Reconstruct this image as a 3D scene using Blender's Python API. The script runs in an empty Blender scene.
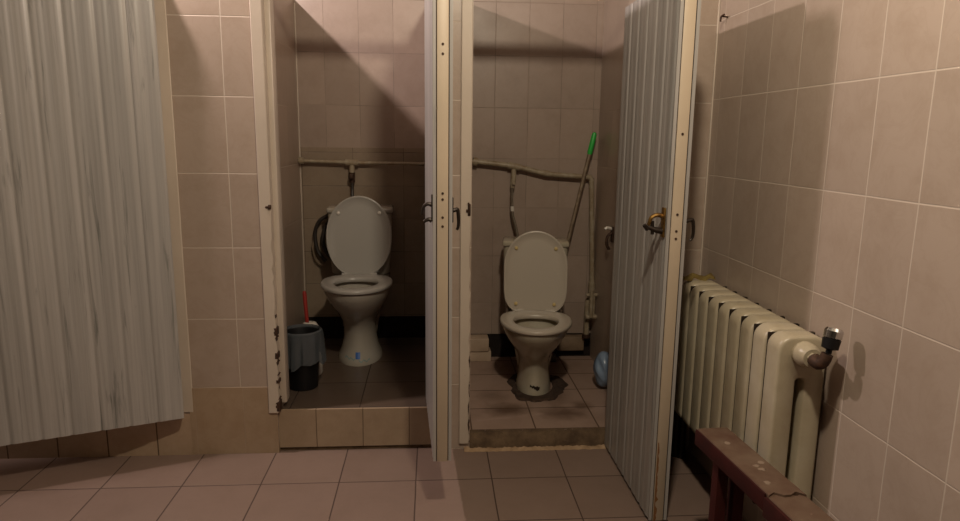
import bpy, bmesh, math, random
from mathutils import Vector, Matrix
random.seed(4)
C = bpy.context.scene.collection
PI = math.pi
sin, cos, rad = math.sin, math.cos, math.radians

# ------------------------------------------------------------------ helpers
class MB:
    """collects shapes, then links them as ONE mesh object"""
    def __init__(s): s.bm = bmesh.new()
    def box(s, x0, x1, y0, y1, z0, z1, bev=0.0, seg=2, M=None):
        b = bmesh.new(); bmesh.ops.create_cube(b, size=1)
        for v in b.verts:
            v.co = Vector(((x0+x1)/2+v.co.x*(x1-x0), (y0+y1)/2+v.co.y*(y1-y0), (z0+z1)/2+v.co.z*(z1-z0)))
        if bev: bmesh.ops.bevel(b, geom=list(b.edges), offset=bev, segments=seg, profile=.5, affect='EDGES')
        if M: b.transform(M)
        s.merge(b); return s
    def merge(s, b):
        me = bpy.data.meshes.new('t'); b.to_mesh(me); b.free(); s.bm.from_mesh(me); bpy.data.meshes.remove(me)
    def loft(s, rings, cap0=True, cap1=True, closed=False):
        vs = [[s.bm.verts.new(p) for p in r] for r in rings]
        n = len(rings[0]); m = len(vs)
        for i in range(m if closed else m-1):
            a, b = vs[i], vs[(i+1) % m]
            for j in range(n):
                s.bm.faces.new((a[j], a[(j+1) % n], b[(j+1) % n], b[j]))
        if not closed:
            if cap0: s.bm.faces.new(vs[0][::-1])
            if cap1: s.bm.faces.new(vs[-1])
        return s
    def tube(s, pts, r, n=12, smooth=0):
        P = [Vector(p) for p in pts]
        if smooth:
            Q = []
            for i in range(len(P)-1):
                p0, p1, p2, p3 = P[max(i-1, 0)], P[i], P[i+1], P[min(i+2, len(P)-1)]
                for k in range(smooth):
                    t = k/smooth
                    Q.append(.5*((2*p1)+(p2-p0)*t+(2*p0-5*p1+4*p2-p3)*t*t+(3*p1-p0-3*p2+p3)*t**3))
            Q.append(P[-1]); P = Q
        R = r if isinstance(r, (list, tuple)) else [r]*len(P)
        if len(R) != len(P): R = [R[0]+(R[-1]-R[0])*i/(len(P)-1) for i in range(len(P))]
        rings = []; up = None
        for i, p in enumerate(P):
            d = (P[min(i+1, len(P)-1)]-P[max(i-1, 0)]).normalized()
            if up is None: up = d.orthogonal().normalized()
            up = (up-d*up.dot(d)).normalized(); w = d.cross(up)
            rings.append([p+R[i]*(cos(2*PI*j/n)*up+sin(2*PI*j/n)*w) for j in range(n)])
        return s.loft(rings)
    def lathe(s, prof, c=(0, 0, 0), n=28, M=None):
        rings = [[Vector((r*cos(2*PI*j/n), r*sin(2*PI*j/n), z)) for j in range(n)] for r, z in prof]
        T = Matrix.Translation(c) @ (M.to_4x4() if M else Matrix.Identity(4))
        return s.loft([[T @ p for p in r] for r in rings])
    def poly(s, pts, th, axis='z'):
        """flat outline in xy extruded by th in z"""
        a = [Vector((x, y, 0)) for x, y in pts]; b = [Vector((x, y, th)) for x, y in pts]
        return s.loft([a, b])
    def build(s, name, mat=None, parent=None, loc=(0, 0, 0), rot=(0, 0, 0), ang=35, noise=None):
        bmesh.ops.recalc_face_normals(s.bm, faces=list(s.bm.faces))
        me = bpy.data.meshes.new(name); s.bm.to_mesh(me); s.bm.free()
        me.polygons.foreach_set('use_smooth', [True]*len(me.polygons))
        me.set_sharp_from_angle(angle=rad(ang))
        o = bpy.data.objects.new(name, me); C.objects.link(o)
        if mat: me.materials.append(mat)
        if parent: o.parent = parent
        o.location = loc; o.rotation_euler = rot
        return o

def tag(o, label=None, cat=None, group=None, kind=None):
    if label: o['label'] = label
    if cat: o['category'] = cat
    if group: o['group'] = group
    if kind: o['kind'] = kind
    return o
def thing(name, label, cat, loc=(0, 0, 0), rotz=0, group=None, kind=None):
    o = bpy.data.objects.new(name, None); C.objects.link(o); o.empty_display_size = .05
    o.location = loc; o.rotation_euler = (0, 0, rotz)
    return tag(o, label, cat, group, kind)
def struct(name, mb, mat, label, cat, parent=None):
    o = mb.build(name, mat, parent)
    return tag(o, label, cat, kind='structure')

# ------------------------------------------------------------------ materials
class NT:
    def __init__(s, name):
        s.m = bpy.data.materials.new(name); s.m.use_nodes = True
        s.t = s.m.node_tree; s.b = s.t.nodes['Principled BSDF']; s.L = s.t.links
    def n(s, typ, **kw):
        x = s.t.nodes.new('ShaderNode'+typ)
        for k, v in kw.items(): setattr(x, k, v)
        return x
    def put(s, sock, v):
        if hasattr(v, 'is_output'): s.L.new(v, sock)
        elif v is not None: sock.default_value = v
    def math(s, op, a, b=None, c=None, clamp=False):
        x = s.n('Math', operation=op, use_clamp=clamp)
        for i, v in enumerate((a, b, c)):
            if v is not None: s.put(x.inputs[i], v)
        return x.outputs[0]
    def mix(s, f, a, b, mode='MIX'):
        x = s.n('Mix', data_type='RGBA', blend_type=mode)
        s.put(x.inputs[0], f)
        s.put(x.inputs[6], a if hasattr(a, 'is_output') else (*a, 1)); s.put(x.inputs[7], b if hasattr(b, 'is_output') else (*b, 1))
        return x.outputs[2]
    def mr(s, v, a, b, c=0., d=1.):
        x = s.n('MapRange'); x.clamp = True
        for i, q in enumerate((v, a, b, c, d)): s.put(x.inputs[i], q)
        return x.outputs[0]
    def coord(s): return s.n('TexCoord').outputs['Object']
    def scale(s, vec, sc, loc=(0, 0, 0)):
        x = s.n('Mapping'); s.L.new(vec, x.inputs[0]); x.inputs['Scale'].default_value = sc; x.inputs['Location'].default_value = loc
        return x.outputs[0]
    def noise(s, vec, sc, det=4, rough=.55, dist=0.):
        x = s.n('TexNoise'); s.L.new(vec, x.inputs['Vector'])
        x.inputs['Scale'].default_value = sc; x.inputs['Detail'].default_value = det
        x.inputs['Roughness'].default_value = rough; x.inputs['Distortion'].default_value = dist
        return x.outputs['Fac']
    def bump(s, h, st=.3, d=.002):
        x = s.n('Bump'); s.put(x.inputs['Height'], h); x.inputs['Strength'].default_value = st; x.inputs['Distance'].default_value = d
        s.L.new(x.outputs[0], s.b.inputs['Normal'])
    def out(s, col=None, rough=.5, spec=.5, metal=0.):
        if col is not None: s.put(s.b.inputs['Base Color'], col if hasattr(col, 'is_output') else (*col, 1))
        s.put(s.b.inputs['Roughness'], rough); s.put(s.b.inputs['Specular IOR Level'], spec); s.put(s.b.inputs['Metallic'], metal)
        return s.m

def tile_mat(name, au, av, pu, pv, ou, ov, base, grout, gw=.0035, vein=(.5, .36, .26), rough=.32, var=.09, veinamt=.35, stains=(), dirt=0., gdark=0., spec=.5):
    t = NT(name); co = t.coord(); sep = t.n('SeparateXYZ'); t.L.new(co, sep.inputs[0])
    ax = {'x': 0, 'y': 1, 'z': 2}
    wob = t.math('MULTIPLY', t.math('SUBTRACT', t.noise(co, 5, 2), .5), .004)
    U = t.math('ADD', t.math('DIVIDE', t.math('SUBTRACT', sep.outputs[ax[au]], ou), pu), t.math('DIVIDE', wob, pu))
    V = t.math('ADD', t.math('DIVIDE', t.math('SUBTRACT', sep.outputs[ax[av]], ov), pv), t.math('DIVIDE', wob, pv))
    def edge(q, p):
        f = t.math('FRACT', q)
        return t.math('MULTIPLY', t.math('MINIMUM', f, t.math('SUBTRACT', 1., f)), p)
    e = t.math('MINIMUM', edge(U, pu), edge(V, pv))
    g = t.mr(e, gw*.35, gw*.75, 1., 0.)
    cid = t.n('CombineXYZ'); t.L.new(t.math('FLOOR', U), cid.inputs[0]); t.L.new(t.math('FLOOR', V), cid.inputs[1])
    wn = t.n('TexWhiteNoise'); t.L.new(cid.outputs[0], wn.inputs['Vector'])
    # each tile gets its own marbling
    vm = t.n('VectorMath', operation='MULTIPLY_ADD'); t.L.new(wn.outputs['Color'], vm.inputs[0]); vm.inputs[1].default_value = (7, 7, 7); t.L.new(co, vm.inputs[2])
    nz = t.noise(vm.outputs[0], 9, 5, .62, 1.2)
    v1 = t.mr(t.math('ABSOLUTE', t.math('SUBTRACT', nz, .5)), 0., .05, 1., 0.)
    v2 = t.mr(t.noise(vm.outputs[0], 8.5, 5, .65), .46, .68)
    col = t.mix(t.math('MULTIPLY', v1, veinamt*.5), base, vein)
    col = t.mix(t.math('MULTIPLY', v2, veinamt*1.1), col, vein)
    bv = t.mr(wn.outputs['Value'], 0., 1., 1.-var, 1.+var*.4)
    sc = t.n('VectorMath', operation='SCALE'); t.L.new(col, sc.inputs[0]); t.L.new(bv, sc.inputs['Scale'])
    col = sc.outputs[0]
    gn = t.mr(t.noise(co, 6, 3), .38, .62)
    gc = t.mix(t.math('MULTIPLY', gn, gdark), grout, tuple(c*.22 for c in grout))
    col = t.mix(g, col, gc)
    if dirt:
        dn = t.mr(t.noise(co, 4.5, 5, .65), .5, .75)
        col = t.mix(t.math('MULTIPLY', dn, dirt), col, (.10, .06, .035))
    for (cx, cy, rx, ry, amt, sc_) in stains:   # trodden-in dirt marks with an outline of their own
        dx = t.math('DIVIDE', t.math('SUBTRACT', sep.outputs[0], cx), rx); dy = t.math('DIVIDE', t.math('SUBTRACT', sep.outputs[1], cy), ry)
        d = t.math('SQRT', t.math('ADD', t.math('MULTIPLY', dx, dx), t.math('MULTIPLY', dy, dy)))
        d = t.math('ADD', d, t.math('MULTIPLY', t.math('SUBTRACT', t.noise(co, 16, 4), .5), .9))
        col = t.mix(t.math('MULTIPLY', t.mr(d, .25, 1.1, 1., 0.), amt), col, sc_)
    hgt = t.math('SUBTRACT', 1., g)
    t.bump(hgt, .5, .0015)
    r = t.math('ADD', rough, t.math('MULTIPLY', g, .45))
    if dirt: r = t.math('ADD', r, t.math('MULTIPLY', t.noise(co, 7, 3), .15))
    return t.out(col, r, spec)

def plain(name, col, rough=.5, metal=0., spec=.5, var=None, vs=20, bump=0., bs=60, bd=.001):
    t = NT(name); co = t.coord(); c = col
    if var: c = t.mix(t.mr(t.noise(co, vs, 5, .6), .35, .68), col, var)
    if bump: t.bump(t.noise(co, bs, 4), bump, bd)
    return t.out(c, rough, spec, metal)

def chipped_paint(name, col, under, amt=.62, sc=9):
    t = NT(name); co = t.coord()
    n1 = t.mr(t.noise(co, sc, 6, .7), amt, amt+.02)
    n2 = t.mr(t.noise(co, 3, 4, .6), .35, .75)
    c = t.mix(t.math('MULTIPLY', n2, .35), col, tuple(x*.62 for x in col))
    c = t.mix(n1, c, under)
    t.bump(t.math('SUBTRACT', t.noise(co, 40, 3), t.math('MULTIPLY', n1, 1.5)), .35, .0012)
    return t.out(c, .45)

TB = (.41, .325, .265); TV = (.32, .24, .18); GR = (.52, .44, .365)
D = 2.76; YB = 3.83
m_front = tile_mat('beige_tile_front', 'x', 'z', .2, .3, -.809, 1.801, TB, GR, vein=TV)
m_base = tile_mat('beige_tile_skirting', 'x', 'z', .2, .3, -1.000, .301, (0.389, 0.285, 0.191), (0.373, 0.282, 0.207), gw=.002, vein=(0.306, 0.207, 0.124), veinamt=.5)
m_right = tile_mat('beige_tile_right', 'y', 'z', .1927, .3, 1.482, 1.515, TB, GR, vein=TV, rough=.36)
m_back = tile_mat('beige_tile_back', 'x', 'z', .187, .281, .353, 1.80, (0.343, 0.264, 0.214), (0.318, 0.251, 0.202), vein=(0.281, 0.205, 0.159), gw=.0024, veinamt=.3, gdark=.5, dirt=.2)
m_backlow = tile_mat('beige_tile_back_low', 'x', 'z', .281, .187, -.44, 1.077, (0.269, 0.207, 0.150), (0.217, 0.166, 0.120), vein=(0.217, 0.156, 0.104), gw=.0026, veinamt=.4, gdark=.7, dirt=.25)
m_side = tile_mat('beige_tile_partition', 'y', 'z', .2, .3, 2.95, 1.80, (0.389, 0.302, 0.238), (0.446, 0.367, 0.302), vein=(0.324, 0.238, 0.180))
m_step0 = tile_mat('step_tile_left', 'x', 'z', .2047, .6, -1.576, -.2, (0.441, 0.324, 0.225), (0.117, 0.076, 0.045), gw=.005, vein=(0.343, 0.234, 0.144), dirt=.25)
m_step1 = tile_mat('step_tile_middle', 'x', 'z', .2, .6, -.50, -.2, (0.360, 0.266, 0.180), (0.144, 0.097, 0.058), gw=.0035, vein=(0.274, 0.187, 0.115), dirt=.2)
FLR = (.225, .158, .128)
m_floor = tile_mat('pink_floor_tile', 'x', 'y', .3041, .3041, -1.585, 2.4899, FLR, (.055, .033, .024), gw=.0045, vein=(.18, .126, .10), veinamt=.25, rough=.30, var=.08, dirt=.18)
m_floor1 = tile_mat('shaded_dark_floor_tile', 'x', 'y', .3, .3, -.315, 2.79, (0.098, 0.070, 0.053), (0.022, 0.014, 0.010), gw=.0045, vein=(0.078, 0.053, 0.039), rough=.28, dirt=.35)  # dark tile, colour lowered further for the shade inside the cubicle
SB = (.085, .045, .025)
m_floor2 = tile_mat('pink_floor_tile_stall', 'x', 'y', .29, .235, .467, 2.81, (.35, .245, .195), (.10, .06, .04), gw=.006, vein=(.29, .19, .145), rough=.33, dirt=.3,
                    stains=((.36, 3.03, .13, .09, .8, SB), (.63, 2.98, .13, .09, .75, SB), (.30, 3.2, .1, .1, .45, SB), (.62, 3.22, .09, .16, .5, SB), (.74, 3.07, .06, .06, .7, SB), (.6, 3.62, .3, .2, .55, SB)))
m_plaster = plain('old_plaster', (0.125, 0.110, 0.090), .9, var=(0.100, 0.085, 0.065), vs=5)
m_ceil = plain('ceiling_whitewash', (0.170, 0.155, 0.135), .9)
m_black = plain('recess_black', (.012, .009, .008), .85, var=(.022, .015, .012), spec=.2)  # near-black standing in for the darkness of an open recess
m_conc = plain('broken_concrete', (0.150, 0.098, 0.056), .95, var=(0.064, 0.038, 0.021), vs=14, bump=.9, bs=30, bd=.01)
m_mortar = plain('dark_mortar', (0.030, 0.016, 0.010), .95, var=(0.060, 0.035, 0.022), vs=40, bump=.9, bs=60, bd=.008)
m_frame = chipped_paint('cream_frame_paint', (.54, .46, .38), (.12, .07, .04), .70)
m_frame_g = plain('grey_edge_strip', (.30, .29, .30), .5)
m_core = chipped_paint('cream_door_edge', (0.495, 0.405, 0.300), (0.165, 0.083, 0.030), .71, 7)
m_dark = plain('shadow_gap', (.035, .022, .015), .9)  # near-black for the shade in the gap beside the door cladding
m_rust = plain('rusty_iron', (.075, .036, .02), .65, .35, var=(.028, .015, .01), vs=60, bump=.6, bs=150)
m_brass = plain('worn_brass', (.42, .25, .07), .42, .9, var=(.10, .05, .02), vs=50)
m_iron = plain('dark_iron', (.03, .021, .016), .45, .6)
m_cer = plain('white_ceramic', (0.408, 0.378, 0.330), .12, var=(0.360, 0.318, 0.258), vs=4)
m_cer2 = plain('aged_ceramic', (0.449, 0.409, 0.330), .14, var=(0.370, 0.317, 0.224), vs=5)
m_seat = plain('white_plastic_seat', (0.375, 0.356, 0.326), .28)
m_seat2 = plain('greyish_plastic_seat', (.46, .405, .335), .3)
m_bump = plain('yellowed_rubber', (.55, .42, .18), .5)
m_bumpw = plain('clear_rubber', (.62, .58, .52), .35)
m_water = plain('bowl_water', (.30, .24, .17), .05)
m_pipe = plain('painted_pipe', (0.352, 0.300, 0.217), .45, var=(0.225, 0.165, 0.098), vs=25, bump=.3, bs=80)
m_bin = plain('black_plastic', (.007, .0065, .007), .45, spec=.3)
m_red = plain('red_plastic', (0.288, 0.027, 0.021), .4)
m_white = plain('white_plastic', (.6, .56, .5), .35)
m_green = plain('green_plastic', (.03, .42, .06), .35)
m_mop = plain('mop_metal', (.30, .235, .165), .4, .3, var=(.17, .12, .08), vs=30)
m_mophead = plain('mop_fibre', (.12, .10, .08), .95)
m_hose = plain('black_hose', (.028, .022, .018), .5)
m_braid = plain('braided_hose', (.25, .215, .17), .35, .6, var=(.13, .10, .07), vs=200)
m_blue = plain('blue_sticker', (.015, .10, .36), .4)
m_teal = plain('worn_print', (.20, .28, .27), .5)
m_rad = plain('cream_radiator_paint', (0.449, 0.394, 0.292), .33, var=(0.381, 0.320, 0.218), vs=7, bump=.5, bs=45, bd=.002)
m_gap_shade = plain('radiator_gap_shade', (.022, .015, .010), .9, spec=.15)  # near-black that paints the shade in the radiator gaps
m_chrome = plain('chrome', (.72, .72, .72), .12, 1.)
m_maroon = plain('dark_red_paint', (.042, .0045, .003), .8, spec=.25, var=(.024, .003, .002), vs=12, bump=.3, bs=50)
m_btop = plain('worn_bench_top', (.135, .090, .060), .65, spec=.3, var=(.085, .043, .027), vs=11, bump=.35, bs=60)
m_rag = plain('yellowed_rag', (0.200, 0.145, 0.035), .95, var=(0.100, 0.060, 0.015), vs=30, bump=.7, bs=60)

def pvc_mat():
    t = NT('marbled_pvc_panel'); co = t.coord()
    a = t.noise(t.scale(co, (42, 42, 2.6)), 1.0, 5, .6, .6)
    b = t.noise(t.scale(co, (110, 110, 2.0)), 1.0, 4, .6, .3)
    c = t.noise(t.scale(co, (14, 14, .5)), 1.0, 3, .5)
    f = t.math('ADD', t.math('MULTIPLY', t.mr(a, .58, .74), .85), t.math('MULTIPLY', t.mr(b, .45, .8), .35), clamp=True)
    col = t.mix(t.mr(c, .35, .7), (.43, .405, .385), (.33, .315, .30))
    col = t.mix(f, col, (.13, .135, .125))
    return t.out(col, .34)
m_pvc = pvc_mat()
def film(name, col, alpha):
    t = NT(name); t.b.inputs['Alpha'].default_value = alpha
    t.bump(t.noise(t.coord(), 30, 4), .6, .004)
    return t.out(col, .25)
m_liner = film('grey_bin_liner', (.085, .095, .105), .8)
m_bluebag = film('pale_blue_bag', (.22, .30, .42), .9)
m_glass = NT('lamp_glass'); m_glass.b.inputs['Emission Strength'].default_value = 6; m_glass.b.inputs['Emission Color'].default_value = (1, .85, .68, 1); m_glass = m_glass.out((.9, .85, .8), .4)

# ------------------------------------------------------------------ the room
XR = 1.131; XL = -3.6; YN = -3.4; ZC = 3.1
struct('floor', MB().box(XL-.1, XR+.1, YN-.1, YB+.1, -.1, 0), m_floor, 'floor of large pinkish square tiles with dark joints', 'floor')
struct('ceiling', MB().box(XL-.1, XR+.1, YN-.1, YB+.1, ZC, ZC+.1), m_ceil, 'whitewashed ceiling above the cubicles', 'ceiling')
struct('wall_right', MB().box(XR, XR+.1, YN-.1, YB+.1, 0, ZC), m_right, 'beige tiled wall behind the radiator', 'wall')
struct('wall_left', MB().box(XL-.1, XL, YN-.1, YB+.1, 0, ZC), m_plaster, 'plastered wall on the far left side', 'wall')
struct('wall_near', MB().box(XL, XR, YN-.1, YN, 0, ZC), m_plaster, 'plastered wall at the viewer side of the room', 'wall')
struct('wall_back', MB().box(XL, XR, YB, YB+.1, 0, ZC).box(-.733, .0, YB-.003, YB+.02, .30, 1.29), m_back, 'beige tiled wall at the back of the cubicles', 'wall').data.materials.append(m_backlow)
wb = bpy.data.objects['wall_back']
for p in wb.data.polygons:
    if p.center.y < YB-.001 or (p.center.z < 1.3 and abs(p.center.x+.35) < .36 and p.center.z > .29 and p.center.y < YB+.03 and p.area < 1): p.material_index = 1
ZP = 2.08
# front wall of the cubicles: pillar, strip between the two open cubicles, end strip
struct('wall_front', MB().box(-1.022, -.66, D, D+.11, .045, ZP), m_front, 'beige tiled pillar between the left door and the left toilet', 'wall')
struct('wall_middle', MB().box(.036, .165, D, D+.11, 0, ZP), m_front, 'narrow tiled strip between the two open cubicles', 'wall')
struct('wall_corner', MB().box(.80, XR, D-.06, D+.05, 0, ZP), m_front, 'tiled strip of wall between the right door and the corner', 'wall')
struct('baseboard_front', MB().box(-1.024, -.6605, D-.002, D+.1, 0, .301), m_base, 'darker tile course at the foot of the pillar', 'skirting')
struct('wall_partition', MB().box(-.85, -.733, D+.11, YB, 0, 2.07), m_side, 'tiled side wall left of the left toilet', 'wall')
struct('wall_divider', MB().box(0.0, .12, D+.13, YB, 0, 2.10), m_side, 'tiled divider between the two toilets', 'wall')
struct('wall_chase', MB().box(.95, XR, D+.05, YB, 0, 2.10), m_side, 'tiled side wall right of the right toilet', 'wall')
struct('wall_screen', MB().box(-1.97, -1.85, D+.0, YB, 0, 2.07), m_side, 'tiled side wall of the cubicle behind the left door', 'wall')
# raised cubicle floors
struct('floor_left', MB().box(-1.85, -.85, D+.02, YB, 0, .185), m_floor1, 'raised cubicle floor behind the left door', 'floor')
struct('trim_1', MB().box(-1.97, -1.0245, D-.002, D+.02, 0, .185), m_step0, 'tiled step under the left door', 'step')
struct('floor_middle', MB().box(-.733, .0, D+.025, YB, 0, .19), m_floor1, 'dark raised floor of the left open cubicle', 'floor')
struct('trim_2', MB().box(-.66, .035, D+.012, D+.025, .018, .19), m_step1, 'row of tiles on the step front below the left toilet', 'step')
struct('trim_3', MB().box(-.66, .035, D+.02, D+.03, 0, .02), m_conc, 'dark gap along the bottom of the step below the left toilet', 'step gap')
struct('floor_right', MB().box(.12, .95, D+.035, YB, 0, .065), m_floor2, 'stained pink tiled floor of the right open cubicle', 'floor')
# rough broken edge of the right cubicle floor
mb = MB(); N = 60; rings = []
for i in range(N+1):
    x = .165+(.80-.165)*i/N
    a, b, c_, d_ = (random.uniform(-1, 1) for _ in range(4))
    rings.append([Vector((x, D+.045, 0)), Vector((x, D-.012+.004*a, 0)), Vector((x, D-.006+.005*b, .022+.003*c_)), Vector((x, D+.006+.004*c_, .05+.004*a)), Vector((x, D+.02+.004*d_, .066+.002*b)), Vector((x, D+.045, .066+.001*d_))])
struct('trim_4', mb.loft(rings), m_conc, 'crumbling brown concrete edge of the right cubicle floor', 'kerb')
mb = MB(); rings = []
for i in range(N+1):
    x = .14+(.77-.14)*i/N; w = .018+.007*random.random(); h = .004+.004*random.random()
    rings.append([Vector((x, D, 0)), Vector((x, D-.012-w, .0005)), Vector((x, D-.01-w*.5, h)), Vector((x, D, h+.003))])
struct('trim_5', mb.loft(rings), plain('pale_mortar', (.42, .29, .18), .95, var=(.28, .18, .1), vs=30, bump=.7, bs=60), 'smear of pale mortar on the floor along the right cubicle edge', 'mortar')
# black band painted in for a dark recess low on the back wall, pale boxing beside it
struct('recess_band_back', MB().box(-.733, .0, YB-.012, YB+.01, .19, .318), m_black, 'black band painted for the dark recess at the foot of the wall behind the left toilet', 'skirting')
struct('recess_band_right', MB().box(.12, .95, YB-.012, YB+.01, .065, .205), m_black, 'black band painted for the dark recess at the foot of the wall behind the right toilet', 'skirting')
mb = MB(); mb.box(.12, .345, 3.735, YB, .065, .125, .004); mb.box(.12, .33, 3.725, YB, .128, .205, .006)
struct('trim_6', mb, plain('cream_ledge', (.52, .40, .30), .5, var=(.42, .31, .22), vs=8), 'pale tiled ledge on the floor left of the right toilet', 'ledge')
mb = MB(); mb.box(.74, .90, 3.765, YB, .115, .20, .006)
struct('trim_7', mb, plain('dark_ledge', (.22, .155, .10), .6, var=(.13, .085, .05), vs=10), 'brown ledge on the back wall right of the right toilet', 'ledge')

struct('trim_12', MB().box(-.733, -.726, YB-.007, YB, .32, 2.05, .002), m_frame, 'pale caulk line in the back left corner of the left cubicle', 'caulk')
struct('trim_13', MB().box(XR-.006, XR, D-.068, D-.06, 0.02, ZP, .002), m_frame, 'pale caulk line in the corner behind the right door', 'caulk')
# door frames
def jamb(x0, x1, y0, y1, z0, z1, jag=True):
    mb = MB(); rings = []; n = 70
    for i in range(n+1):
        z = z0+(z1-z0)*i/n
        j = (random.random()**3)*.008 if jag and z < 1.0 else 0
        e = .003
        rings.append([Vector(p) for p in ((x0, y1, z), (x0, y0+e, z), (x0+e, y0, z), (x1-e-j, y0, z), (x1-j, y0+e, z), (x1, y1, z))])
    return mb.loft(rings)
struct('trim_8', jamb(-1.052, -1.008, D-.003, D+.02, .195, ZP, False), m_frame, 'cream door jamb on the left edge of the pillar', 'door frame')
fr = struct('trim_9', jamb(-.694, -.648, D-.012, D+.10, .188, ZP), m_frame, 'cream door jamb left of the left toilet with rusty edge', 'door frame')
mb = MB()
mb.loft([[Vector((x, y, z)) for x, y in ((-.648, D+.006), (-.642+.003*sin(z*40), D+.005), (-.640, D+.02), (-.648, D+.03))] for z in [.2+.45*i/50 for i in range(51)]])
mb.bm.free(); mb = MB(); pr = random.Random(9)
mb.loft([[Vector((x, y, z)) for x, y in ((-.652-w, D-.0135 if w > .0015 else D-.004), (-.6490+(.004 if w > .0015 else -.002), D-.0135 if w > .0015 else D-.004), (-.6490+(.0055 if w > .0015 else -.001), D+.02), (-.655, D+.02))] for z, w in [(.195+.42*i/70, max(0., .009*sin(i*.35)*pr.random()+.004*pr.random()-.002)+(.006 if i < 7 else 0)) for i in range(71)]])
o = mb.build('rot', m_rust, fr); o['label'] = 'dark rotten wood at the bottom'
MB().box(-.652, -.627, D+.034, D+.10, .215, ZP, .003).build('stop', m_frame, fr)
MB().box(-.668, -.655, D-.018, D-.010, 1.065, 1.072, .002).box(-.657, -.645, D-.020, D-.008, 1.060, 1.078, .003).build('strike_plate', m_rust, fr)
fr = struct('trim_10', jamb(.118, .163, D-.012, D+.10, .03, ZP), m_frame, 'cream door jamb left of the right toilet with chipped edge', 'door frame')
mb = MB(); pr = random.Random(2)
mb.loft([[Vector((x, y, z)) for x, y in ((.150, D-.006), (.1645+a, D-.008), (.1665+a, D+.012), (.158, D+.02))] for z, a in [(.03+.42*i/60, -.004*pr.random()-.003*pr.random()**2) for i in range(61)]])
o = mb.build('rot', m_rust, fr); o['label'] = 'dark rotten wood along the edge'
mb = MB(); mb.box(.148, .160, D-.016, D-.008, 1.035, 1.085, .002); mb.box(.141, .150, D-.017, D-.011, 1.05, 1.062, .002); mb.tube([(.153, D-.02, 1.045), (.155, D-.022, 1.075), (.150, D-.018, 1.09)], .004, 8)
mb.build('strike_plate', m_rust, fr)
struct('trim_11', MB().box(-1.85, .80, D+.02, D+.07, 2.06, 2.10), m_frame, 'cream head rail across the cubicle openings', 'door frame')

# ------------------------------------------------------------------ doors
def clad(W, H, side, t0):
    """ribbed PVC boards: profile along x swept in z, on the side (+1/-1) of the leaf"""
    mb = MB(); prof = []; n = int(W/.005)
    for i in range(n+1):
        x = W*i/n; u = (x % .1)
        d = .0016*abs(sin(PI*x/.05))+.0004*cos(2*PI*x/.0167)
        if u < .0045 or u > .0955: d = -.003
        prof.append((x, t0+.009+d))
    rings = []
    for z in (0., H):
        rings.append([Vector((x, side*y, z)) for x, y in prof]+[Vector((W, side*t0, z)), Vector((0, side*t0, z))])
    mb.loft(rings); return mb
def hook_handle(parent, x, z, side, t, mat, label, s=1.):
    """lever that stands off the leaf and curls down"""
    y = side*t
    h = MB().box(x-.011, x+.011, min(y, y+side*.004), max(y, y+side*.004), z-.04, z+.045, .002)
    h.tube([(x, y, z), (x, y+side*.022*s, z+.002), (x, y+side*.04*s, z+.004), (x, y+side*.046*s, z-.012), (x-.003, y+side*.050*s, z-.04), (x-.004, y+side*.046*s, z-.058), (x-.004, y+side*.036*s, z-.066)], [.0075, .0045], 8, 5)
    o = h.build('handle', mat, parent); o['label'] = label; return o
def door(name, hinge, free, W, z0, z1, label, out_side):
    ang = math.atan2(free[1]-hinge[1], free[0]-hinge[0]); H = z1-z0
    t = thing(name, label, 'door', (hinge[0], hinge[1], z0), ang, kind='structure')
    MB().box(0, W, -.019, .019, 0, H, .002).build('leaf', m_core, t)
    MB().box(.0, W-.002, .0195, .0215, .002, H-.002).build('shadow_strip', m_dark, t); MB().box(.0, W-.002, -.0215, -.0195, .002, H-.002).build('shadow_strip', m_dark, t)  # dark strips paint the shaded gap between leaf and cladding
    clad(W-.001, H-.004, 1, .022).build('panel', m_pvc, t, (0, 0, .002)); clad(W-.001, H-.004, -1, .022).build('panel', m_pvc, t, (0, 0, .002))
    return t
# closed-over left door: hinge on the pillar, swings toward the viewer
d1 = door('door_1', (-1.036, 2.722), (-1.63, 2.490), .72, .194, 2.02, 'left grey ribbed door standing a little open beside the pillar', 1)
d2 = door('door_2', (.004, 2.84), (.036, 2.225), .617, .215, 2.10, 'grey ribbed door seen edge on, open beside the left toilet', 1)
d3 = door('door_3', (.800, 2.758), (.804, 2.14), .62, .012, 1.87, 'right grey ribbed door standing wide open in front of the radiator', 1)
def screw(parent, x, zs):
    for z in zs:
        m = MB().lathe([(0.0001, 0), (.0045, 0), (.004, .0015), (.0001, .0016)], (x, 0, z), 10, Matrix.Rotation(PI/2, 3, 'Y'))
        m.build('screw', m_rust, parent)
# local +x = hinge to free edge (toward the viewer); local +y = right, -y = left for doors 2 and 3
W2, W3 = .617, .62
hook_handle(d2, W2-.03, .895, 1, .034, m_iron, 'dark hooked lever on the right face', .45)
hh = MB().box(W2-.04, W2-.012, -.036, -.030, .86, .95, .002)
hh.tube([(W2-.026, -.034, .915), (W2-.026, -.048, .918), (W2-.026, -.062, .908), (W2-.026, -.068, .882)], [.0075, .0045], 8, 5)
hh.tube([(W2-.026, -.034, .862), (W2-.026, -.045, .866), (W2-.026, -.062, .858)], [.009, .005], 8, 4)
hh.build('handle', m_iron, d2)['label'] = 'dark iron lever and latch on the left face'
screw(d2, W2+.0005, (.845, .875, .935, .955, 1.40, 1.43))
hook_handle(d3, W3-.03, 1.075, 1, .034, m_iron, 'dark hooked lever on the right face', .75)
mb = MB().box(W3-.05, W3-.02, -.037, -.030, 1.02, 1.12, .003)
mb.tube([(W3-.035, -.035, 1.09), (W3-.035, -.055, 1.095), (W3-.036, -.075, 1.085), (W3-.038, -.082, 1.06)], [.008, .006], 8, 5)
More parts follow.
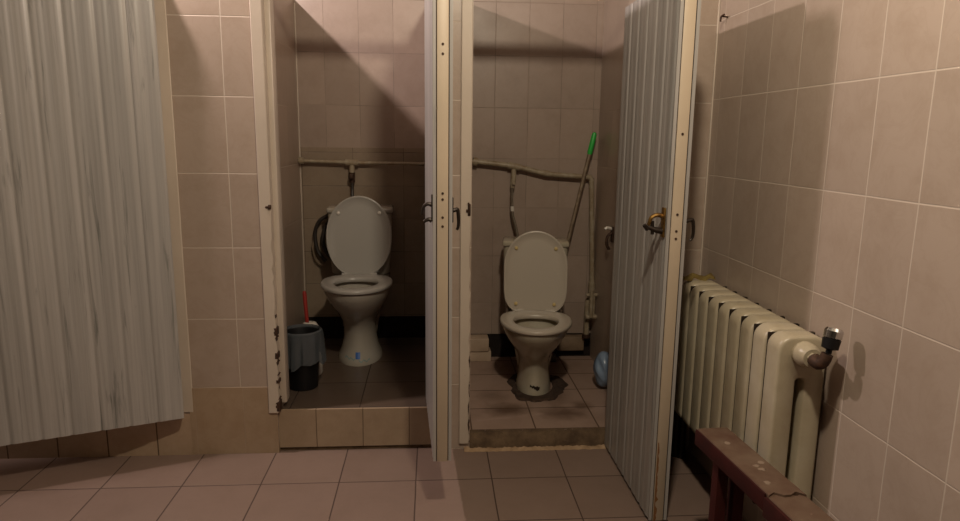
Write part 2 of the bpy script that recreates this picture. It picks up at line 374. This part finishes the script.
mb.build('handle', m_brass, d3)['label'] = 'brass and iron lever on the left face'
mb = MB().tube([(W3-.035, -.030, 1.04), (W3-.035, -.058, 1.045), (W3-.037, -.085, 1.055)], [.012, .007], 8, 4)
mb.tube([(W3-.036, -.068, 1.03), (W3-.036, -.07, 1.075)], .006, 8)
mb.tube([(W3-.036, -.085, 1.045), (W3-.036, -.098, 1.062)], .007, 8)
mb.build('latch', m_iron, d3)['label'] = 'dark iron latch knob'
screw(d3, W3+.0005, (1.02, 1.045, 1.10, 1.36))
mb = MB(); rr = random.Random(3)
mb.loft([[Vector((W3+.0004, -.016, z)), Vector((W3+.0012, -.016, z)), Vector((W3+.0012, w, z)), Vector((W3+.0004, w, z))] for z, w in [(.0+i*.012, -.013+.012*rr.random()*(1 if i < 10 else .4)) for i in range(26)]])
o = mb.build('chip', plain('bare_brown_wood', (.20, .09, .03), .8), d3); o['label'] = 'brown bare wood where the paint has chipped'

# ------------------------------------------------------------------ toilets
def egg(hw, yf, yb, n=48, e=1.0, yc=None):
    """outline in xy: elliptic front (-y), squarer back (+y)"""
    yc = (yf*.42+yb*.58) if yc is None else yc
    P = []
    for k in range(n):
        a = 2*PI*k/n; c, s = cos(a), sin(a)
        if s < 0: P.append((hw*c, yc+(yc-yf)*s))
        else:
            q = 2/(2+e)
            P.append((hw*math.copysign(abs(c)**q, c), yc+(yb-yc)*abs(s)**q))
    return P
def ring(P, z): return [Vector((x, y, z)) for x, y in P]
def toilet(label, loc, rot, prof, cer, seat_m, bump_m, lid_len, lid_hw, lid_e, tank_h, lean, tank_y, low_bumpers, lid_c=.50):
    t = thing('toilet', label, 'toilet', loc, rot)
    rings = [ring(egg(hw, yf, yb, e=e), z) for z, hw, yf, yb, e in prof]
    zr = prof[-1][0]
    for z, hw, yf, yb in ((zr+.004, .160, -.188, .20), (zr+.003, .128, -.150, .125), (zr-.03, .122, -.145, .12), (zr-.09, .10, -.115, .10), (zr-.15, .065, -.07, .075), (zr-.17, .03, -.03, .05)):
        rings.append(ring(egg(hw, yf, yb, e=.4), z))
    mb = MB().loft(rings); 
    mb.box(-.155, .155, .16, tank_y+.085, zr-.06, zr-.002, .018, 3)
    mb.loft([ring(egg(.07+.02*k, .12, .24+.03*k, e=1), .02+(zr-.08)*k/3) for k in range(4)])
    mb.build('bowl', cer, t, ang=50)
    MB().loft([ring(egg(.095, -.108, .09, e=.4), zr-.105), ring(egg(.095, -.108, .09, e=.4), zr-.1)]).build('water', m_water, t)
    # seat ring
    z0 = zr+.006; R = []
    for dz, k in ((0, 0), (.004, .003), (.014, .004), (.020, 0), (.022, -.006)):
        R.append(ring(egg(.176+k, -.210-k, .195+k, e=.5), z0+dz))
    for dz, k in ((.022, .006), (.018, 0), (.004, -.002), (0, 0)):
        R.append(ring(egg(.112+k, -.146-k, .098+k, e=.3), z0+dz))
    MB().loft(R, closed=True).build('seat', seat_m, t, ang=60)
    # upright lid: outline in local (x, length), thickness toward the tank
    Y0 = .192; zh = z0+.018
    lid = bpy.data.objects.new('lid', None)
    M = Matrix.Translation((0, Y0, zh)) @ Matrix.Rotation(PI/2-lean, 4, 'X')   # local y -> up, local z -> toward the viewer
    def lo(k):
        P = egg(lid_hw+k, -(lid_len+k), 0.0-k, e=lid_e, yc=-(lid_len*lid_c)); return [(x, -y) for x, y in P]
    L = []
    for z, k in ((-.016, -.012), (-.012, -.003), (-.004, 0), (.002, -.001), (.004, -.005), (.003, -.011), (-.002, -.016), (-.0025, -.05)):
        L.append([M @ Vector((x, y, z)) for x, y in lo(k)])
    lo_ = MB().loft(L).build('lid', seat_m, t, ang=50)
    for sx in (-1, 1):
        MB().tube([(sx*.075-.018, Y0+.002, zh-.002), (sx*.075+.018, Y0+.002, zh-.002)], .011, 12).build('hinge', seat_m, t)
    bl = [(sx*lid_hw*.62, lid_len*.78) for sx in (-1, 1)]
    if low_bumpers: bl += [(sx*lid_hw*.6, .035) for sx in (-1, 1)]
    for x, y in bl:
        MB().lathe([(.0001, -.004), (.010, -.004), (.009, .006), (.006, .0075), (.0001, .008)], M @ Vector((x, y, 0)), 14, M.to_3x3()).build('bumper', bump_m, lo_)
    # cistern
    b = MB(); zz = zr
    S = []
    for f, w, d in ((0, .145, .075), (.04, .158, .082), (.5, .168, .086), (1, .172, .088)):
        hw, hd, r_ = w, d, .03
        pts = []
        for cx, cy, a0 in ((hw-r_, hd-r_, 0), (-hw+r_, hd-r_, 90), (-hw+r_, -hd+r_, 180), (hw-r_, -hd+r_, 270)):
            for q in range(6):
                a = rad(a0+90*q/5); pts.append(Vector((cx+r_*cos(a), tank_y+cy+r_*sin(a), zz+tank_h*f)))
        S.append(pts)
    b.loft(S).build('cistern', cer, t, ang=50)
    b = MB().box(-.178, .178, tank_y-.092, tank_y+.092, zz+tank_h, zz+tank_h+.032, .012, 3)
    cl = b.build('cistern_lid', cer, t, ang=50)
    MB().lathe([(.018, 0), (.018, .008), (.013, .014), (.0001, .015)], (0, tank_y, zz+tank_h+.032), 18).build('flush_button', m_chrome, cl)
    return t, prof
def skin_patch(prof, pts, off=.0012):
    """points (x,z) on the front of the bowl -> slightly proud polygon vertices"""
    out = []
    for x, z in pts:
        for (a, b) in zip(prof, prof[1:]):
            if a[0] <= z <= b[0]:
                f = (z-a[0])/(b[0]-a[0]); hw, yf, yb = (a[i]+(b[i]-a[i])*f for i in (1, 2, 3)); break
        yc = yf*.42+yb*.58
        out.append(Vector((x, yc-(yc-yf)*math.sqrt(max(0, 1-(x/hw)**2))-off, z)))
    return out
def patch_obj(name, mat, parent, prof, rows, label):
    mb = MB()
    for row in rows:
        a = skin_patch(prof, [p[0] for p in row], .0015); b = skin_patch(prof, [p[1] for p in row], .0015)
        va = [mb.bm.verts.new(p) for p in a]; vb = [mb.bm.verts.new(p) for p in b]
        ia = [mb.bm.verts.new(p+Vector((0, .003, 0))) for p in a]; ib = [mb.bm.verts.new(p+Vector((0, .003, 0))) for p in b]
        for i in range(len(va)-1):
            mb.bm.faces.new((va[i], va[i+1], vb[i+1], vb[i])); mb.bm.faces.new((ia[i], ib[i], ib[i+1], ia[i+1]))
            mb.bm.faces.new((va[i], ia[i], ia[i+1], va[i+1])); mb.bm.faces.new((vb[i], vb[i+1], ib[i+1], ib[i]))
        mb.bm.faces.new((va[0], vb[0], ib[0], ia[0])); mb.bm.faces.new((va[-1], ia[-1], ib[-1], vb[-1]))
    o = mb.build(name, mat, parent); o['label'] = label; return o

prof1 = [(0, .117, -.025, .31, .6), (.012, .117, -.025, .31, .6), (.03, .112, -.018, .305, .6), (.07, .095, .0, .29, .6), (.125, .087, .008, .285, .6), (.18, .086, .003, .28, .6), (.225, .095, -.025, .275, .6), (.275, .116, -.075, .27, .6), (.325, .145, -.14, .265, .6), (.368, .162, -.178, .26, .6), (.396, .170, -.196, .255, .6), (.413, .172, -.200, .25, .6)]
t1, _ = toilet('white toilet with raised lid in the left cubicle, blue sticker on its foot', (-.380, 3.345, .19), rad(1.5), prof1, m_cer, m_seat, m_bumpw, .420, .173, .35, .34, rad(8), .375, False)
patch_obj('sticker', m_blue, t1, prof1, [[((x, .036), (x, .068)) for x in (-.012, -.004, .004, .012)]], 'small blue square sticker')
patch_obj('print', m_teal, t1, prof1, [[((-.07+i*.008, .030+.012*abs(sin(i*1.1))-i*.001), (-.07+i*.008, .037+.012*abs(sin(i*1.1))-i*.001)) for i in range(8)], [((.004+i*.008, .022+.006*cos(i*1.9)), (.004+i*.008, .028+.006*cos(i*1.9))) for i in range(8)]], 'worn greyish printed lines')
prof2 = [(0, .092, -.025, .31, .6), (.02, .091, -.022, .31, .6), (.06, .085, -.012, .30, .6), (.12, .080, -.008, .29, .6), (.16, .081, -.015, .285, .6), (.20, .092, -.04, .28, .6), (.245, .116, -.09, .27, .6), (.29, .143, -.14, .265, .6), (.33, .160, -.178, .26, .6), (.355, .169, -.196, .255, .6), (.372, .172, -.200, .25, .6)]
t2, _ = toilet('white toilet with greyish raised lid in the right cubicle, dark chip on its foot', (.517, 3.200, .065), rad(-7), prof2, m_cer2, m_seat2, m_bump, .42, .167, 3.2, .345, rad(9), .375, True, .56)
patch_obj('chip', m_iron, t2, prof2, [[((-.022+i*.006, .047-.002*i+.006*(i % 2)), (-.022+i*.006, .062-.001*i-.003*(i % 3))) for i in range(9)], [((.004+i*.006, .031+.005*abs(i-2)), (.004+i*.006, .05)) for i in range(5)]], 'dark chipped glaze')
# ring of crumbling mortar round the right toilet's foot
mb = MB(); n = 64; oo = []; ii = []
for k in range(n):
    a = 2*PI*k/n; j = 1+.05*(random.random()-.5)+.06*sin(3*a+1)+.05*sin(5*a)+.03*sin(11*a)
    oo.append((.152*cos(a)*j+.014, .140+.222*sin(a)*j)); ii.append((.099*cos(a), .143+.175*sin(a)))
ob = [Vector((x, y, 0)) for x, y in oo]; ot = [Vector((x*.94, y*.96+.005, .007+.005*random.random())) for x, y in oo]
mid = [Vector((x*.75, .13+(y-.13)*.8, .010+.006*random.random())) for x, y in oo]; it = [Vector((x, y, .012)) for x, y in ii]; ib = [Vector((x, y, 0)) for x, y in ii]
o = mb.loft([ob, ot, mid, it, ib], closed=True).build('mortar_ring', m_mortar, None, (.520, 3.200, .0652), (0, 0, rad(-7)), ang=20)
tag(o, 'dark crumbling mortar spread around the foot of the right toilet', 'mortar')

# ------------------------------------------------------------------ pipes and small things in the cubicles
YP = 3.785
wp = thing('water_pipe', 'painted water pipe along the wall above the left toilet', 'pipe', (-.44, YP, 1.21))
def L(o, *pts): return [tuple(Vector(p)-o.location) for p in pts]
MB().tube(L(wp, (-.733, YP, 1.217), (-.44, YP, 1.209), (0.0, YP, 1.204)), .0098, 14).build('pipe', m_pipe, wp)
mb = MB().tube(L(wp, (-.475, YP, 1.209), (-.405, YP, 1.208)), .018, 14); mb.tube(L(wp, (-.44, YP, 1.215), (-.441, YP, 1.15)), .015, 14); mb.build('fitting', m_pipe, wp)
mb = MB().tube(L(wp, (-.728, YP, 1.217), (-.704, YP, 1.217)), .019, 14); mb.build('fitting', m_pipe, wp)
mb = MB().tube(L(wp, (-.441, YP, 1.155), (-.441, YP, 1.10)), .017, 10); mb.box(*sum(([a-b, a+b] for a, b in ((-.001, .010), (-.03, .02), (-.075, .012))), []), .003)
mb.build('valve', m_rust, wp)
MB().tube(L(wp, (-.441, YP, 1.11), (-.441, YP, 1.06), (-.44, YP-.01, 1.02), (-.435, YP-.015, .983)), .0085, 10, 5).build('hose', m_hose, wp)
wp2 = thing('water_pipe', 'painted pipe sloping across the wall above the right toilet and turning down', 'pipe', (.46, YP, 1.195))
MB().tube(L(wp2, (.12, YP, 1.232), (.242, YP, 1.221), (.46, YP, 1.197), (.64, YP, 1.158), (.80, YP, 1.145), (.885, YP, 1.140), (.905, YP, 1.128), (.910, YP, 1.10), (.925, YP, .80), (.938, YP, .50)), .0145, 14, 5).build('pipe', m_pipe, wp2)
mb = MB().tube(L(wp2, (.43, YP, 1.201), (.495, YP, 1.19)), .020, 14); mb.tube(L(wp2, (.462, YP, 1.20), (.461, YP, 1.12)), .015, 14); mb.build('fitting', m_pipe, wp2)
MB().tube(L(wp2, (.232, YP, 1.222), (.256, YP, 1.219)), .024, 14).build('fitting', m_pipe, wp2)
mb = MB().tube(L(wp2, (.632, YP, 1.160), (.665, YP, 1.155)), .018, 14); mb.build('fitting', m_pipe, wp2)
mb = MB().tube(L(wp2, (.460, YP, 1.125), (.456, YP, 1.075)), .014, 10); mb.tube(L(wp2, (.459, YP-.01, 1.105), (.459, YP-.035, 1.105)), .010, 10); mb.build('valve', m_pipe, wp2)
hs = MB().tube(L(wp2, (.456, YP, 1.08), (.452, YP-.01, 1.02), (.456, YP-.03, .93), (.474, YP-.05, .86), (.484, YP-.07, .80)), .0085, 10, 6).build('hose', m_braid, wp2)
MB().tube(L(wp2, (.4545, YP-.0225, .972), (.455, YP-.026, .945)), .0105, 10).build('band', m_white, hs)
mb = MB().tube(L(wp2, (.936, YP, .53), (.938, YP, .44)), .021, 14); mb.build('elbow', m_pipe, wp2)
dp = thing('drain_pipe', 'grey elbow pipes in the corner right of the right toilet', 'pipe', (.91, 3.74, .30))
MB().tube(L(dp, (.905, 3.745, .205), (.905, 3.745, .40), (.915, 3.745, .435), (.949, 3.745, .445)), .016, 14, 4).build('pipe', m_pipe, dp)
MB().tube(L(dp, (.885, 3.70, .47), (.93, 3.70, .47), (.949, 3.70, .47)), .011, 12).build('pipe', m_pipe, dp)
mb = MB().tube(L(dp, (.915, 3.69, .50), (.914, 3.69, .34)), .012, 12); mb.tube(L(dp, (.885, 3.70, .34), (.949, 3.70, .34)), .014, 12); mb.tube(L(dp, (.93, 3.70, .47), (.93, 3.70, .34)), .009, 12)
mb.build('valve', m_pipe, dp)
MB().tube(L(dp, (.905, 3.745, .225), (.905, 3.745, .203)), .024, 14).build('collar', m_rust, dp)
br = thing('wall_bracket', 'small curved bracket on the side wall right of the right toilet', 'bracket', (.948, 3.43, .88))
MB().box(-.006, .002, -.02, .02, -.06, .02, .002).build('plate', m_rust, br)
MB().tube([(-.004, 0, .01), (-.03, 0, .016), (-.042, 0, 0.008)], .008, 8, 4).build('arm', m_white, br)
MB().tube([(-.004, 0, -.01), (-.026, 0, -.03), (-.03, 0, -.07), (-.014, 0, -.10)], .008, 8, 4).build('hook', m_rust, br)

mop = thing('mop', 'mop with a green-tipped handle leaning behind the right toilet', 'mop', (.63, 3.735, .075))
dv = Vector((.278, .018, 1.29)).normalized(); A = Vector((0, 0, .02))
MB().tube([A, A+dv*1.215], .0115, 12).build('handle', m_mop, mop)
MB().tube([A+dv*1.20, A+dv*1.21, A+dv*1.30, A+dv*1.318, A+dv*1.324], [.0125, .0145, .0145, .012, .006], 12).build('grip', m_green, mop)
MB().box(-.10, .10, -.028, .028, -.009, .028, .008).build('mop_head', m_mophead, mop)

KB = .86
bin_ = thing('waste_bin', 'black waste bin with a grey liner at the left wall beside the left toilet', 'waste bin', (-.603, 3.05, .19))
MB().lathe([(q*KB, z) for q, z in ((.074, 0), (.078, .004), (.097, .262), (.1005, .27), (.097, .272), (.092, .262), (.074, .008))], n=32).build('body', m_bin, bin_)
mb = MB(); n = 60; R = []; rr = random.Random(8); ph = [rr.random()*6 for _ in range(5)]
for r, z, j in ((.086, .20, 0), (.094, .266, .0), (.099, .281, .002), (.108, .276, .003), (.112, .25, .007), (.114, .20, .010), (.117, .16, .012), (.118, .128, .014)):
    r *= KB; j *= .8
    R.append([Vector(((r+j*(.5*sin(7*a+ph[0])+.35*sin(13*a+ph[1])+.3*sin(23*a+ph[2])))*cos(a), (r+j*(.5*sin(7*a+ph[0])+.35*sin(13*a+ph[1])+.3*sin(23*a+ph[2])))*sin(a), z+(.012*sin(3*a+ph[3])+.008*sin(8*a+ph[4]))*(1 if z < .15 else .3 if z < .26 else 0)))
              for a in [2*PI*k/n for k in range(n)]])
mb.loft(R, False, False).build('liner', m_liner, bin_)
tb = thing('toilet_brush', 'toilet brush with red handle in a white pot behind the waste bin', 'toilet brush', (-.597, 3.225, .19))
MB().lathe([(.05, 0), (.056, .01), (.055, .18), (.047, .235), (.03, .262), (.018, .266), (.018, .25), (.04, .16), (.045, .02)], n=24).build('pot', m_white, tb)
MB().tube([(0, 0, .03), (-.012, 0, .25), (-.02, -.004, .41), (-.021, -.004, .422)], [.009, .009, .010, .006], 10).build('handle', m_red, tb)
ho = thing('hose', 'dark flexible hose looped on the wall left of the left toilet', 'hose', (-.61, YB-.02, .82))
MB().tube([(.048, -.035, .105), (.03, -.03, .095), (-.02, -.025, .06), (-.045, -.02, -.01), (-.035, -.02, -.10), (-.005, -.02, -.15), (.012, -.02, -.165)], .011, 10, 6).build('hose_loop', m_hose, ho)
MB().tube([(.046, -.035, .082), (.035, -.03, .06), (.01, -.025, .02), (-.005, -.02, -.05), (.012, -.02, -.11), (.04, -.02, -.14)], .011, 10, 6).build('hose_loop', m_hose, ho)
MB().tube([(-.045, -.016, -.02), (-.06, -.016, -.09), (-.045, -.016, -.16), (-.01, -.016, -.19), (.0, -.016, -.17)], .006, 10, 6).build('cord', m_mop, ho)

def blob(rx, ry, rz, seed, amp, n=36, m=18):
    rr = random.Random(seed); ks = [(rr.uniform(2, 9), rr.uniform(2, 9), rr.uniform(0, 6)) for _ in range(7)]
    R = []
    for i in range(1, m):
        th = PI*i/m; row = []
        for k in range(n):
            a = 2*PI*k/n
            w = 1+amp*sum(sin(round(p)*a+q*th+r) for p, q, r in ks)/3
            row.append(Vector((rx*w*sin(th)*cos(a), ry*w*sin(th)*sin(a), rz*(1-cos(th)*(1 if cos(th) > 0 else .9)))))
        R.append(row)
    return R
o = MB().loft([r for r in blob(.050, .065, .10, 5, .12)][::-1]).build('plastic_bag', m_bluebag, None, (.893, 3.28, .078), ang=60)
tag(o, 'pale blue plastic bag on the floor of the right cubicle by the door', 'bag')

# ------------------------------------------------------------------ radiator
ra = thing('radiator', 'cream painted cast iron radiator along the right tiled wall', 'radiator', (1.045, 1.735, .248))
ra.rotation_euler = (0, 0, rad(-.6))
def section_bm():
    H = .566; hw = .072
    def rr_(hw_, z0, z1, r, n=6):
        P = []
        for cx, cz, a0 in ((hw_-r, z1-r, 0), (-hw_+r, z1-r, 90), (-hw_+r, z0+r, 180), (hw_-r, z0+r, 270)):
            for q in range(n): a = rad(a0+90*q/(n-1)); P.append((cx+r*cos(a), cz+r*sin(a)))
        return P
    mb = MB(); R = []
    for y, k in ((-.0375, .010), (-.036, .005), (-.032, .0015), (-.026, 0), (.026, 0), (.032, .0015), (.036, .005), (.0375, .010)):
        R.append([Vector((x, y, z)) for x, z in rr_(hw-k, k, H-k, .042-k*.5)])
    for y, k in ((.0375, .006), (.031, .0), (-.031, .0), (-.0375, .006)):
        R.append([Vector((x, y, z)) for x, z in rr_(.0135+k, .10-k, H-.125+k, .0105+k*.6)])
    mb.loft(R, closed=True)
    for z in (.05, H-.06): mb.tube([(0, -.05, z), (0, .05, z)], .027, 18)
    return mb
s0 = None
for i in range(9):
    y = .044+.0875*i
    if s0 is None: s0 = section_bm().build('section', m_rad, ra, (0, y, 0), ang=50)
    else:
        s = s0.copy(); C.objects.link(s); s.parent = ra; s.location = (0, y, 0)
zt = .566-.048
mb = MB().tube([(0, .012, zt), (0, -.020, zt), (0, -.028, zt), (0, -.040, zt)], [.036, .035, .032, .026], 20); mb.tube([(0, -.035, zt), (0, -.058, zt)], .017, 6)
mb.build('plug', m_rad, ra, ang=50)
vl = MB().tube([(0, -.048, zt), (.0, -.07, zt-.004), (.006, -.082, zt+.006), (.012, -.086, zt+.028)], [.019, .020, .019, .015], 14, 4).build('valve_body', m_rust, ra); vl['label'] = 'rusty brown valve elbow'
Mv = Matrix.Translation((.014, -.087, zt+.030)) @ Matrix.Rotation(rad(12), 4, 'Y') @ Matrix.Rotation(rad(-6), 4, 'X')
mb = MB(); mb.lathe([(.008, 0), (.008, .010), (.0215, .014), (.0235, .040)], Mv.translation, 18, Mv.to_3x3()); mb.build('valve_collar', m_bin, vl)
p = Mv @ Vector((0, 0, .040)); mb = MB(); mb.lathe([(.020, 0), (.024, .004), (.0245, .022), (.019, .030), (.0001, .031)], p, 18, Mv.to_3x3()); mb.build('valve_cap', m_chrome, vl)['label'] = 'shiny chrome cap'
MB().tube([(.02, .78, .515), (.02, .83, .515), (.02, .87, .48), (.02, .90, .30), (.02, .90, -.262)], .017, 12, 3).build('feed_pipe', m_iron, ra)
MB().tube([(.0, .775, .05), (.0, .86, .05), (.0, .90, .03), (.0, .915, -.10), (.0, .915, -.262)], .017, 12, 3).build('return_pipe', m_iron, ra)
for yy in (.10, .66): MB().box(.055, .074, yy-.008, yy+.008, .44, .452).build('bracket', m_iron, ra)
for i in range(8): MB().box(-.0645, .0745, .0815+.0875*i, .094+.0875*i, .012, .566-.010, .002).build('insert', m_gap_shade, ra)['label'] = 'dark shade-coloured joint between two sections'  # added dark slabs paint the shade in the gaps between sections
R = []; rr = random.Random(12)
for i in range(17):
    x = .945+.165*i/16; w = .018+.008*sin(i*1.3); h = .008+.006*rr.random(); y0 = 2.515+.008*sin(i*.9); zb = .818+.004*sin(i)
    R.append([Vector((x, y0-w, zb-.002)), Vector((x, y0-w*.6, zb+h)), Vector((x, y0, zb+h*1.4)), Vector((x, y0+w*.7, zb+h)), Vector((x, y0+w, zb-.002)), Vector((x, y0, zb-.003))])
o = MB().loft(R).build('rag', m_rag, None, ang=60); tag(o, 'yellowed rag lying on the far end of the radiator', 'rag')

nl = MB().tube([(0, 0, 0), (-.022, 0, .002)], .003, 8); nl.tube([(-.021, -.016, .006), (-.022, 0, .004), (-.022, .010, .001), (-.022, .013, -.016)], .0035, 8, 4)
tag(nl.build('wall_hook', m_rust, None, (XR-.0005, 2.615, 1.818)), 'small dark hook high on the right wall near the corner', 'hook')
# ------------------------------------------------------------------ bench in front of the radiator
be = thing('bench', 'dark red wooden bench in front of the radiator', 'bench', (.893, 1.95, 0), rad(4.0))
# local -y toward the viewer
def plank(y0, y1, zt, th, x0, x1, jag0, jag1, seed):
    rr = random.Random(seed); n = 5; A_ = []; B_ = []
    pts = []
    for i in range(n+1):
        x = x0+(x1-x0)*i/n; pts.append((x, y1+jag1*(rr.random()-.5)))
    for i in range(n+1):
        x = x1-(x1-x0)*i/n; pts.append((x, y0+jag0*(rr.random()-.5)))
    mb = MB(); mb.loft([[Vector((x, y, zt-th)) for x, y in pts], [Vector((x, y, zt-.003)) for x, y in pts], [Vector((x*(.97)+.0, y, zt)) for x, y in pts]]); return mb
ZB = .45
pl = plank(-.405, 0, ZB, .010, -.050, .050, .022, .004, 3).build('seat_board', m_btop, be, ang=25)
pl2 = plank(-1.5, -.398, ZB-.006, .010, -.050, .052, .0, .02, 6).build('seat_board', m_btop, be, ang=25)
MB().box(-.056, -.0505, -.395, .002, ZB-.052, ZB-.002, .0015).build('apron', m_maroon, be)
MB().box(-.060, -.0505, -1.5, -.400, ZB-.062, ZB-.008, .0015).build('apron', m_maroon, be)
MB().box(-.049, .049, -.005, .003, ZB-.05, ZB-.011, .001).build('apron', m_maroon, be)
MB().box(.0505, .056, -1.5, .002, ZB-.052, ZB-.014, .0015).build('apron', m_maroon, be)
for y in (-.12, -1.0):
    lg = MB().box(-.046, -.010, y-.018, y+.018, 0, ZB-.0105, .002).build('leg', m_maroon, be)
    MB().box(.012, .046, y-.018, y+.018, 0, ZB-.0105, .002).build('leg', m_maroon, be)
    MB().box(-.009, .011, y-.014, y+.014, .12, .16, .002).build('stretcher', m_maroon, be)
rr = random.Random(5)
m_scuff = plain('pale_scuff', (.215, .155, .11), .7)
for k in range(5):
    x, y = rr.uniform(-.03, .03), -.03-.33*rr.random()
    MB().loft([[Vector((x+.012*rr.uniform(.5, 1)*cos(a), y+.012*rr.uniform(.5, 1)*sin(a), z)) for a in [2*PI*q/8 for q in range(8)]] for z in (ZB+.0002, ZB+.0008)]).build('scuff', m_scuff, be)['label'] = 'pale scuff mark on the seat'

# ------------------------------------------------------------------ lamps
def lamp(name, loc, power, col, r, label):
    t = thing('ceiling_lamp', label, 'lamp', (loc[0], loc[1], ZC))
    dz = loc[2]-ZC
    MB().tube([(0, 0, 0), (0, 0, dz+.10)], .006, 8).build('cord', m_white, t)
    MB().lathe([(.02, 0), (.024, .03), (.02, .05)], (0, 0, dz+.065), 14).build('socket', m_white, t)
    l = bpy.data.lights.new(name, 'POINT'); l.energy = power; l.color = col; l.shadow_soft_size = r
    o = bpy.data.objects.new(name, l); C.objects.link(o); o.location = loc
lamp('bulb_light', (-1.235, 2.605, 2.56), 105, (1, .83, .77), .03, 'hanging bulb above the left door')
lamp('bulb_light', (.27, .92, 2.56), 100, (1, .86, .66), .06, 'hanging bulb in the middle of the room')

w = bpy.data.worlds.new('World'); bpy.context.scene.world = w; w.use_nodes = True
w.node_tree.nodes['Background'].inputs[0].default_value = (1, .75, .55, 1); w.node_tree.nodes['Background'].inputs[1].default_value = .02

# ------------------------------------------------------------------ camera
f, yaw, pit, rol, h = 669.9586, .0730, .1815, .0117, 1.3536
cy, sy, cp, sp, cr, sr = cos(yaw), sin(yaw), cos(pit), sin(pit), cos(rol), sin(rol)
F = Vector((sy*cp, cy*cp, -sp)); R0 = Vector((cy, -sy, 0)); U0 = R0.cross(F)
Rv = cr*R0+sr*U0; Uv = -sr*R0+cr*U0
cam = bpy.data.cameras.new('camera'); co = bpy.data.objects.new('camera', cam); C.objects.link(co)
cam.sensor_fit = 'HORIZONTAL'; cam.sensor_width = 36; cam.lens = f*36/960; cam.clip_start = .02
co.matrix_world = Matrix(((Rv.x, Uv.x, -F.x, 0), (Rv.y, Uv.y, -F.y, 0), (Rv.z, Uv.z, -F.z, h), (0, 0, 0, 1)))
sc = bpy.context.scene; sc.camera = co
vs = sc.view_settings; vs.view_transform = 'Standard'; vs.look = 'None'; vs.exposure = 0; vs.gamma = 1; vs.use_curve_mapping = False
sc.cycles.max_bounces = 6
